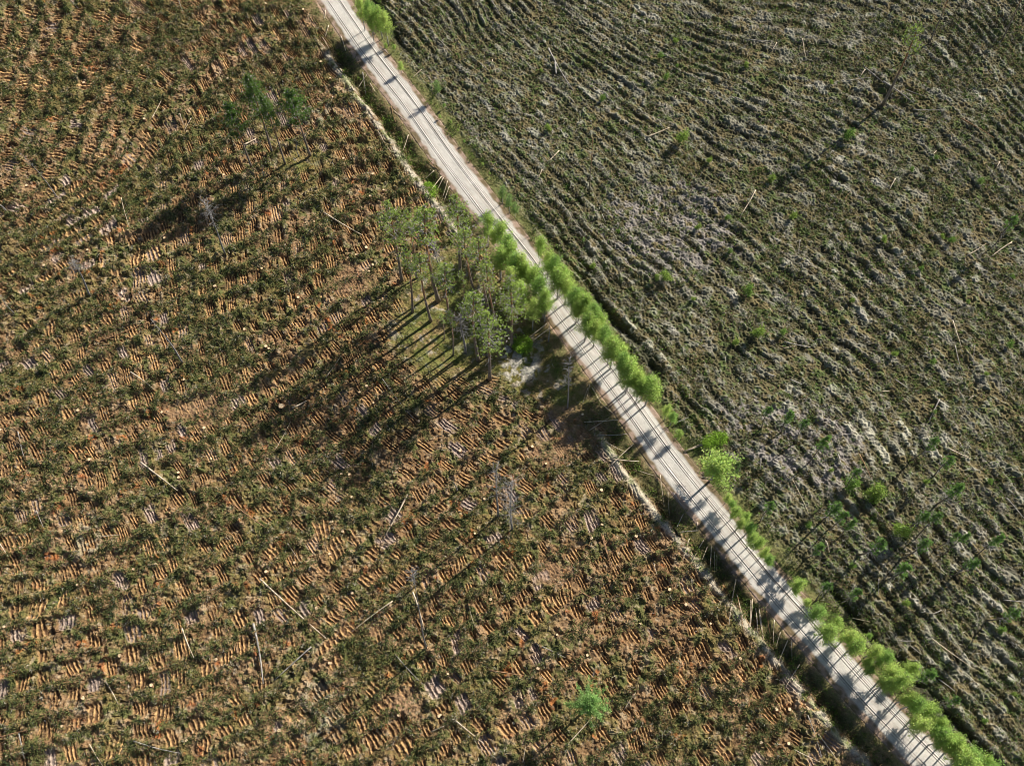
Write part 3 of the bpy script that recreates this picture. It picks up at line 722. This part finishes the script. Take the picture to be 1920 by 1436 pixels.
tops(K_pale, [(942,345,6),(955,362,6),(966,378,5),(818,148,5.5),(1095,445,2)], "pale grey-green birch right of the upper road, {} from the top", "pale young birches right of the road", (5, 6))
tops(K_birch, [(750,114,3.5),(832,194,1.6),(858,240,1.2),(870,262,1.4),(905,305,1.2),(918,322,1.2),(738,84,2),(722,80,2),(824,215,1.3),(845,225,1.3)],
     "low bushy birch on the upper road's right verge, {} from the top", "low birches on the upper right verge", (1.5, 2.5), 1.3)
tops(K_birch, [(1256,758,6.5),(1266,772,6),(1276,806,4.2)], "small birch just below the dense row, {} from the top", "birches below the dense row")
tops(K_birch, [(1354,860,10)], "largest roadside birch, wide bright green crown by the middle of the lower road", "birches along the lower road", wide=1.75)
tops(K_dark, [(1384,868,7)], "dark green young pine touching the largest roadside birch", None, wide=1.1, cat="pine tree")
tops(K_birch, [(1370,926,5),(1388,948),(1404,962),(1414,980),(1430,1010),(1442,1026),(1450,1040),(1420,1002),(1378,938,4.5),(1396,972)], "birch below the largest roadside birch, {} from the top", "birches along the lower road", (6.5, 8), 1.1)
tops(K_birch, [(1505,1085),(1498,1102,4),(1520,1125,4),(1545,1142),(1575,1160),(1566,1178),(1605,1186),(1636,1188,3),(1618,1204),(1590,1190,4)], "roadside birch in the lower right stretch, {} from the top", "birches along the lowest stretch of road", (6.5, 8), 1.2)
tops(K_birch, [(1655,1214,8),(1670,1226,8),(1640,1240,6),(1690,1255),(1706,1262),(1728,1247,6),(1680,1275),(1640,1255,5),(1722,1302),(1738,1312),(1755,1330),(1748,1352),(1775,1350),(1782,1368),(1792,1384),(1806,1388),(1816,1402),(1840,1412),(1862,1424),(1830,1425),(1850,1440),(1880,1440)],
     "birch in the bottom right clumps beside the road, {} from the top", "birch clumps beside the bottom right road", (7.5, 10.5), 1.15)
X, Y = G(1095, 1333); r, bh = K_big.get(); park(r, X, Y, 12.5, bh, wide=.8); tag(r, "lone green birch with long shadow in the lower left clearing", "birch tree"); r.location.x += 0
# tall pines of the right clearing
stand(K_pine, 1654, 199, 1722, 42, "tall thin pine in the upper right clearing with long black trunk", "pine tree", None, 3, 1.1)
yp = [(1450,766),(1487,776),(1520,790),(1552,822),(1750,822),(1790,858),(1578,938),(1585,960),(1606,978),(1453,942),(1745,958),(1766,972),(1730,1018),(1791,1003),(1817,1005),(1840,1048),(1805,906),(1615,1102),(1650,1008),(1758,1254),(1796,1302),(1565,1098),(1912,402),(1880,1010),(1700,1060),(1540,1020),(1618,880),(1900,1140)]
tops(K_young, yp, "slim young pine in the lower right clearing, {} counted from the top", "slim young pines in the right clearing", (8, 11), 1.0, "pine tree")
# saplings
sp = [(1267,72),(1270,122),(1281,250,3.4),(1597,242,3),(1755,296),(1711,316),(1840,338),(1407,536,3),(1250,512,3),(1112,495),(1370,468),(1310,423),(1425,618,3),(1790,443),(1771,438),(1905,512),(1650,918,4),(1605,900,3.6),(1695,990,4),
      (1232,520),(1240,100),(1365,405),(1028,235),(1015,130),(1160,430),(1490,400),(1540,610),(1680,660),(1755,672),(1850,700),(1380,640),(1300,560),(1560,880),(1740,900),(1860,900),(1470,620),(1900,640),(1820,560),(1600,560),(1730,500),(1660,445),(1330,300),(1450,330),
      (1880,1180),(1700,1130),(1600,1060),(1520,980),(1850,1350),(1905,1300),(1755,770),(1250,140),(1130,180),(1560,150),(1400,120)]
for p in sorted(sp, key=lambda q: q[1]):
    h = p[2] if len(p) > 2 else R.uniform(1.0, 1.9)
    X, Y = G(p[0], p[1], h); r, bh = K_sap.get(); park(r, X, Y, h, bh, wide=1.1)
    l = uniq("bright green sapling" if h > 2.4 else "small green sapling", p[0], p[1]) if p[:2] != (1281, 250) else "round yellow green sapling with dark shadow, alone in the upper right clearing"
    tag(r, l, "sapling", "saplings scattered over the right clearing")
for k in (K_pine, K_dark, K_birch, K_pale, K_big, K_young, K_sap): k.prune()

# ---------------------------------------------------------------- felled stems
def z26(o, s, L): return [tuple([o[0]+a/s, o[1]+b/s, o[0]+c/s, o[1]+d/s]+list(rest)) for a, b, c, d, *rest in L]
def log(x0, y0, x1, y1, rad=.12, tone=0, drop=0):
    X0, Y0 = G(x0, y0); X1, Y1 = G(x1, y1); n = 7
    t = np.linspace(0, 1, n); X = X0+(X1-X0)*t; Y = Y0+(Y1-Y0)*t
    L = math.hypot(X1-X0, Y1-Y0); nrm = np.array([-(Y1-Y0), X1-X0])/max(L, .1)
    bw = R.uniform(-.022, .022)*L*np.sin(t*math.pi); X = X+nrm[0]*bw; Y = Y+nrm[1]*bw
    Z = samp(GZ, X, Y)
    # rest on the highest points: a straight stem over the bumps
    A = np.stack([np.ones(n), t], 1); c_, *_ = np.linalg.lstsq(A, Z, rcond=None); line = A@c_; line += max(0, (Z-line).max())*.75
    z = line+rad*.8+.10
    P = np.stack([X, Y, z], 1); o0 = P[0].copy()
    # flip so the thick end comes first
    ra = rad*np.linspace(1, .45, n)
    V, Fq = tubes([(P-o0, ra)], 7)
    dxp, dyp = x1-x0, y1-y0; a = math.degrees(math.atan2(-abs(dyp) if dxp*dyp < 0 else abs(dyp), abs(dxp)))
    ori = "nearly level" if abs(a) < 18 else "nearly upright" if abs(a) > 72 else "slanting down right" if a > 0 else "slanting up right"
    lw = "long" if L > 6.5 else "short" if L < 3 else "medium"
    tw = ["pale", "grey", "brown"][tone]; kindw = "pole" if rad < .09 else "log"
    me_ = np_mesh("log", V, Fq, smooth=True)
    o = obj("fallen_pole" if rad < .09 else "fallen_log", me_, [M_logpale, M_loggrey, M_logbrown][tone]); o.location = o0
    mx_, my_ = (x0+x1)/2, (y0+y1)/2
    X_, Y_ = G(mx_, my_)
    s_ = float(samp(keep['s'], np.array([X_]), np.array([Y_]))[0])
    tag(o, uniq(f"{lw} {tw} {kindw} {ori}", mx_, my_), "log", "felled stems in the ditch" if -7 < s_ < -3 else "felled stems on the left clearing" if s_ < 0 else "felled stems on the right clearing")
    return o
logs = [(265,868,335,922,.17,0),(477,1170,494,1282,.19,1),(585,1213,515,1275,.12,1),(488,1086,612,1197,.15,0),(345,1180,367,1235,.13,0),(437,945,505,995,.12,2),(765,928,722,1005,.15,0),(188,640,280,604,.12,2),(245,698,290,732,.11,0),
 (550,768,575,752,.15,0),(612,710,640,670,.07,0),(513,847,545,790,.05,0),(35,810,40,835,.09,1),(41,835,47,858,.09,1),(610,405,680,445,.14,0),(285,225,303,192,.10,0),(460,277,480,262,.18,0),(230,375,245,430,.07,0),(717,712,775,785,.07,1),
 (775,1112,796,1182,.14,0),(738,1130,660,1185,.10,0),(855,1352,908,1395,.12,0),(808,1372,834,1362,.11,0),(1062,1398,1110,1345,.09,0),(742,1228,794,1284,.08,1),(1085,1110,1122,1130,.14,2),(1130,1005,1148,1068,.13,2),(918,1258,985,1268,.12,2),
 (200,1278,222,1320,.10,0),(38,1374,49,1422,.11,1),(0,1384,72,1366,.12,2),(170,1395,195,1436,.08,0),(255,1390,340,1412,.10,1),(0,1018,20,1046,.08,0),(190,1006,228,1003,.08,0),(10,1008,65,964,.07,2),(70,958,84,990,.08,1),
 (1015,1215,1060,1235,.08,1),(540,1020,560,1050,.07,0),(890,1175,880,1140,.05,0),(1095,793,1158,788,.09,0),(1105,808,1142,784,.06,0),(1170,1330,1190,1300,.06,0),(980,1430,985,1400,.07,0),(430,825,455,850,.06,2),
 (360,225,345,250,.06,0),(0,118,28,105,.05,0),(80,128,95,142,.05,0),(65,140,50,128,.05,0),(130,1,148,18,.09,1),(335,0,345,28,.08,1),(340,220,345,235,.10,0),(305,215,312,210,.10,0),
 (710,250,735,290,.06,0),(680,620,700,600,.06,2),(1025,608,986,639,.13,0),(1031,616,990,648,.12,0)]
logs += z26((1100,780), 3.42, [(160,285,335,290,.10,0),(150,330,300,185,.07,0),(70,130,260,115,.09,1),(330,345,430,380,.06,0),(470,380,500,575,.06,0),(520,490,535,630,.06,0),(555,490,630,600,.08,1),(655,790,610,940,.07,0),(750,795,670,940,.08,0),
 (775,835,720,960,.08,0),(800,835,785,1005,.08,0),(820,870,818,1010,.07,0),(835,890,838,990,.06,0),(580,750,715,735,.08,1),(575,720,620,625,.07,1),(960,1040,905,1320,.09,0),(965,1140,1000,1380,.07,0),(1065,1170,1040,1390,.07,0),
 (1085,1230,1090,1390,.07,0),(1105,1230,1130,1400,.08,0),(1150,1250,1170,1330,.06,2),(730,1000,830,1120,.07,1),(710,680,700,740,.06,0),(280,200,300,180,.08,0),(120,170,270,240,.06,0),(90,760,170,990,.10,2),(430,940,450,1020,.06,0)])
logs += z26((1360,1016), 3.42, [(400,630,320,820,.08,0),(420,640,435,760,.07,0),(475,785,380,935,.09,0),(215,420,245,640,.08,0),(195,420,200,580,.07,0),(260,460,290,590,.06,2),(310,500,315,650,.08,0),(350,580,330,680,.06,0),(70,240,15,540,.09,0),(80,350,105,590,.07,2),(165,370,150,560,.08,0),
 (520,1110,620,1400,.08,1),(590,1230,730,1420,.08,0),(440,1330,600,1410,.07,0),(975,240,970,350,.07,1),(1310,625,1580,820,.10,0),(1310,470,1380,440,.09,1),(1100,635,1195,640,.09,1),(820,480,920,515,.06,0),(1770,380,1915,395,.08,1),(1360,880,1460,960,.10,1),(1180,670,1250,730,.07,1),(640,0,655,55,.08,0),(1360,280,1420,340,.07,1),(1230,440,1280,405,.07,0)])
logs += z26((560,0), 2.992, [(360,410,375,520,.09,1),(330,480,385,425,.07,0),(400,470,430,520,.08,0),(520,600,545,690,.09,2),(535,625,620,690,.07,0),(615,760,580,845,.09,0),(800,990,740,1080,.10,0),(812,1000,770,1060,.08,0),(845,1050,815,1115,.09,0),(760,960,705,995,.09,0),
 (150,60,145,110,.08,0),(170,150,150,210,.09,0),(130,205,180,300,.07,0),(240,210,265,290,.10,0),(160,355,235,345,.07,1),(835,1020,805,1100,.07,0),(720,900,790,960,.07,2),(1400,290,1540,530,.17,1),(1065,0,1130,95,.12,1),(690,5,740,45,.09,1),(885,0,900,50,.14,1),(1437,370,1443,430,.28,1),
 (1460,855,1400,920,.12,0),(1365,965,1345,1010,.10,0),(1085,340,1090,362,.12,0),(800,240,870,310,.09,1),(455,260,500,300,.08,1),(690,395,640,440,.08,0),(195,555,180,600,.07,0),(540,130,650,135,.07,1)])
logs += z26((1200,0), 2.667, [(30,700,145,650,.14,0),(540,215,660,215,.12,1),(808,205,830,300,.09,0),(680,225,658,260,.09,0),(1210,420,1360,530,.16,1),(1120,350,1212,425,.12,1),(1030,412,1150,398,.12,1),(1360,560,1490,562,.11,1),(1330,450,1430,500,.08,1),(575,960,500,1085,.11,0),(1270,905,1245,950,.13,0),
 (1860,1210,1760,1280,.12,0),(1635,1280,1730,1220,.09,0),(800,1200,790,1280,.10,1),(1790,820,1778,845,.15,0),(470,500,515,520,.13,1),(200,0,245,60,.09,1),(95,632,118,655,.12,1),(1120,360,1100,388,.12,0),(1645,1120,1680,1150,.08,1),(1595,610,1765,700,.13,2),(1475,765,1455,790,.10,0),(1020,1000,1050,965,.07,2),(180,480,172,505,.07,0)])
logs += z26((1280,600), 2.992, [(565,130,715,155,.12,1),(560,165,630,150,.07,0),(470,315,515,325,.14,1),(600,340,665,370,.14,1),(1515,0,1560,150,.10,0),(1525,145,1560,290,.10,1),(1640,140,1625,260,.07,1),(1195,330,1265,385,.12,1),(1120,395,1165,393,.10,0),(1440,445,1380,565,.12,1),(1625,428,1600,450,.13,0),
 (1480,725,1605,785,.14,0),(1550,690,1580,760,.07,1),(990,750,1050,900,.09,2),(610,900,720,1130,.06,0),(435,780,430,840,.10,1),(1800,1010,1915,1130,.11,1),(910,1165,1050,1250,.07,1),(795,1240,815,1310,.08,0),(570,875,600,900,.08,1),(10,740,130,690,.11,0),(30,735,190,680,.09,0),(865,760,885,830,.14,1),(110,860,190,838,.08,0),(95,880,170,888,.08,0),(1380,180,1400,160,.07,0)])
logs += z26((960,400), 3.264, [(465,1070,440,1140,.07,0),(490,1070,545,1165,.08,0),(475,1050,455,1140,.06,0),(570,875,630,890,.15,1),(1000,1290,1075,1260,.11,1),(560,1180,620,1230,.07,0),(545,1165,600,1220,.07,2),(550,10,572,60,.09,1)])
for l in logs: log(*l)

# felled birches that still carry their leaves: a heap of leaves on two stems
def felled(px, py, ax, ay, label, seed, ln=3.4, wd=1.0):
    rg = np.random.default_rng(seed); X, Y = G(px, py); A, B = G(ax, ay); dv = np.array([A-X, B-Y]); dv /= np.linalg.norm(dv); z = gz(X, Y)
    root = empty("felled_birch", (X, Y, z))
    n = 1100; t = rg.random(n)*ln; q = rg.normal(size=n)*wd*(.35+.5*np.sin(t/ln*3.1))
    c = np.stack([dv[0]*t-dv[1]*q, dv[1]*t+dv[0]*q, .2+np.abs(rg.normal(size=n))*.45], 1)
    k = 4; c = np.repeat(c, k, 0)+rg.normal(size=(n*k, 3))*.1; d = rg.normal(size=(n*k, 3)); d /= np.linalg.norm(d, axis=1)[:, None]; d *= .2
    V, Fq, cc = blades(c, d, np.full(n*k, .06), np.array([(.30, .47, .07)])*np.repeat(rg.uniform(.6, 1.3, (n, 1)), k, 0), rg)
    obj("crown", np_mesh("felled_crown", V, Fq, cc), M_leaf, root)
    L = []
    for b in range(12):
        tt = rg.random()*ln*.8; p = np.array([dv[0]*tt, dv[1]*tt, .47]); e = p+np.array([dv[0], dv[1], .1])*rg.uniform(.6, 1.4)+rg.normal(size=3)*.3; L.append((np.array([p, e]), np.array([.03, .01])))
    st = np.array([[-dv[0]*.2, -dv[1]*.2, .45], [dv[0]*ln*.8, dv[1]*ln*.8, .55]]); L.append((st, np.array([.08, .03])))
    obj("trunk", np_mesh("felled_trunk", *tubes(L, 4, False)), M_birchbark, root)
    tag(root, label, "felled tree")
felled(994, 640, 972, 655, "felled birch with bright leaves lying between the grove and the road", 3, 3.2, 1.0)
felled(1316, 838, 1352, 824, "felled birch with green leaves lying right of the road above the largest roadside birch", 4, 4.2, .8)
felled(800, 345, 812, 378, "felled green leafy birch lying in the upper ditch just above the pine grove", 5, 3.4, .8)

# ---------------------------------------------------------------- stumps
def stump_mesh(seed, r=.24, h=.34):
    rg = np.random.default_rng(seed); n = 12; th = np.arange(n)*2*np.pi/n; rr = r*(1+rg.normal(size=n)*.05)
    rings = []
    for zz, k in ((-.35, 1.5), (0.02, 1.25), (.12, 1.02), (h, .96)):
        rings.append(np.stack([np.cos(th)*rr*k, np.sin(th)*rr*k, np.full(n, zz)], 1))
    V = np.concatenate(rings+[np.array([[0, 0, h]])*1]); Fs = []
    for q in range(3):
        for i in range(n): Fs.append([q*n+i, q*n+(i+1) % n, (q+1)*n+(i+1) % n, (q+1)*n+i])
    side = np_mesh("stump_side", V[:-1], np.array(Fs), smooth=True)
    top = np.concatenate([rings[-1]*np.array([.99, .99, 1])+np.array([0, 0, .004]), [[0, 0, h+.012]]])
    tf = np.array([[i, (i+1) % n, n] for i in range(n)])
    return side, np_mesh("stump_cut", top, tf)
s_side, s_top = stump_mesh(3)
st_pts = [(500,12),(543,22),(570,25),(392,18),(490,50),(620,150),(603,122),(513,137),(430,155),(268,126),(213,247),(136,247),(114,249),(352,250),(425,218),(62,68),(98,68),(158,156),(98,188),(274,230),(8,360),(50,348),
 (492,506),(500,652),(147,770),(304,774),(630,762),(345,712),(382,802),(385,820),(480,808),(1,805),(520,915),(335,895),(335,887),(170,865),(505,655),(395,860),(675,738),(688,726),(628,760),(700,755),(641,890),(655,890),(660,933),(622,977),(642,996),
 (909,936),(890,1000),(1092,778),(998,838),(1023,871),(958,898),(1127,922),(1128,985),(1107,1009),(1192,1007),(785,789),(863,845),(660,1112),(594,1140),(920,1125),(840,1265),(823,1342),(748,1341),(826,1340),(620,1243),(1044,1192),(1008,1255),(963,1355),
 (15,1067),(147,1098),(250,1067),(12,1177),(54,1160),(228,1230),(405,1236),(617,1243),(525,1370),(117,1361),(173,1431),(17,1418),(285,1285),(158,1309),(350,1388),(618,1038),(553,1055),(500,1073),(620,978),(688,470),(700,500),(704,457),(693,512),(695,375),(730,420),
 (1129,985),(1108,1010),(1254,1108),(1285,1135),(1332,1169),(1385,1236),(1455,1330),(1478,1394),(1542,1400),(1425,1392),(1480,1330),(1200,1170),(1100,1230),(560,560),(460,620),(405,540),(258,505),(310,450),(420,330),(165,470),(85,500),(230,560),(700,330),(645,300),(720,360),(590,420),(668,480),(655,560)]
first = None
def near_grp(px, py): return None
for n, (px, py) in enumerate(dict.fromkeys(st_pts)):
    X, Y = G(px, py)
    if first is None:
        r = empty("tree_stump", (X, Y, 0)); obj("side", s_side, M_logbrown, r); obj("cut_face", s_top, M_cut, r); first = r
    else: r = copy_tree(first)
    r.location = (X, Y, gz(X, Y)); r.rotation_euler = (R.uniform(-.12, .12), R.uniform(-.12, .12), R.uniform(0, 6)); q = R.uniform(.7, 1.15); r.scale = (q, q, q*R.uniform(.8, 1.2))
    tag(r, uniq("pale sawn stump", px, py), "stump", "sawn stumps on the left clearing")
r = copy_tree(first); X, Y = G(528, 762); r.location = (X, Y, gz(X, Y)+.15); r.scale = (1.9, 1.9, 1.3); tag(r, "big white sawn stump, the brightest disc in the left clearing", "stump", "sawn stumps on the left clearing")
print("logs", len(logs), "verts", len(ground.data.vertices))
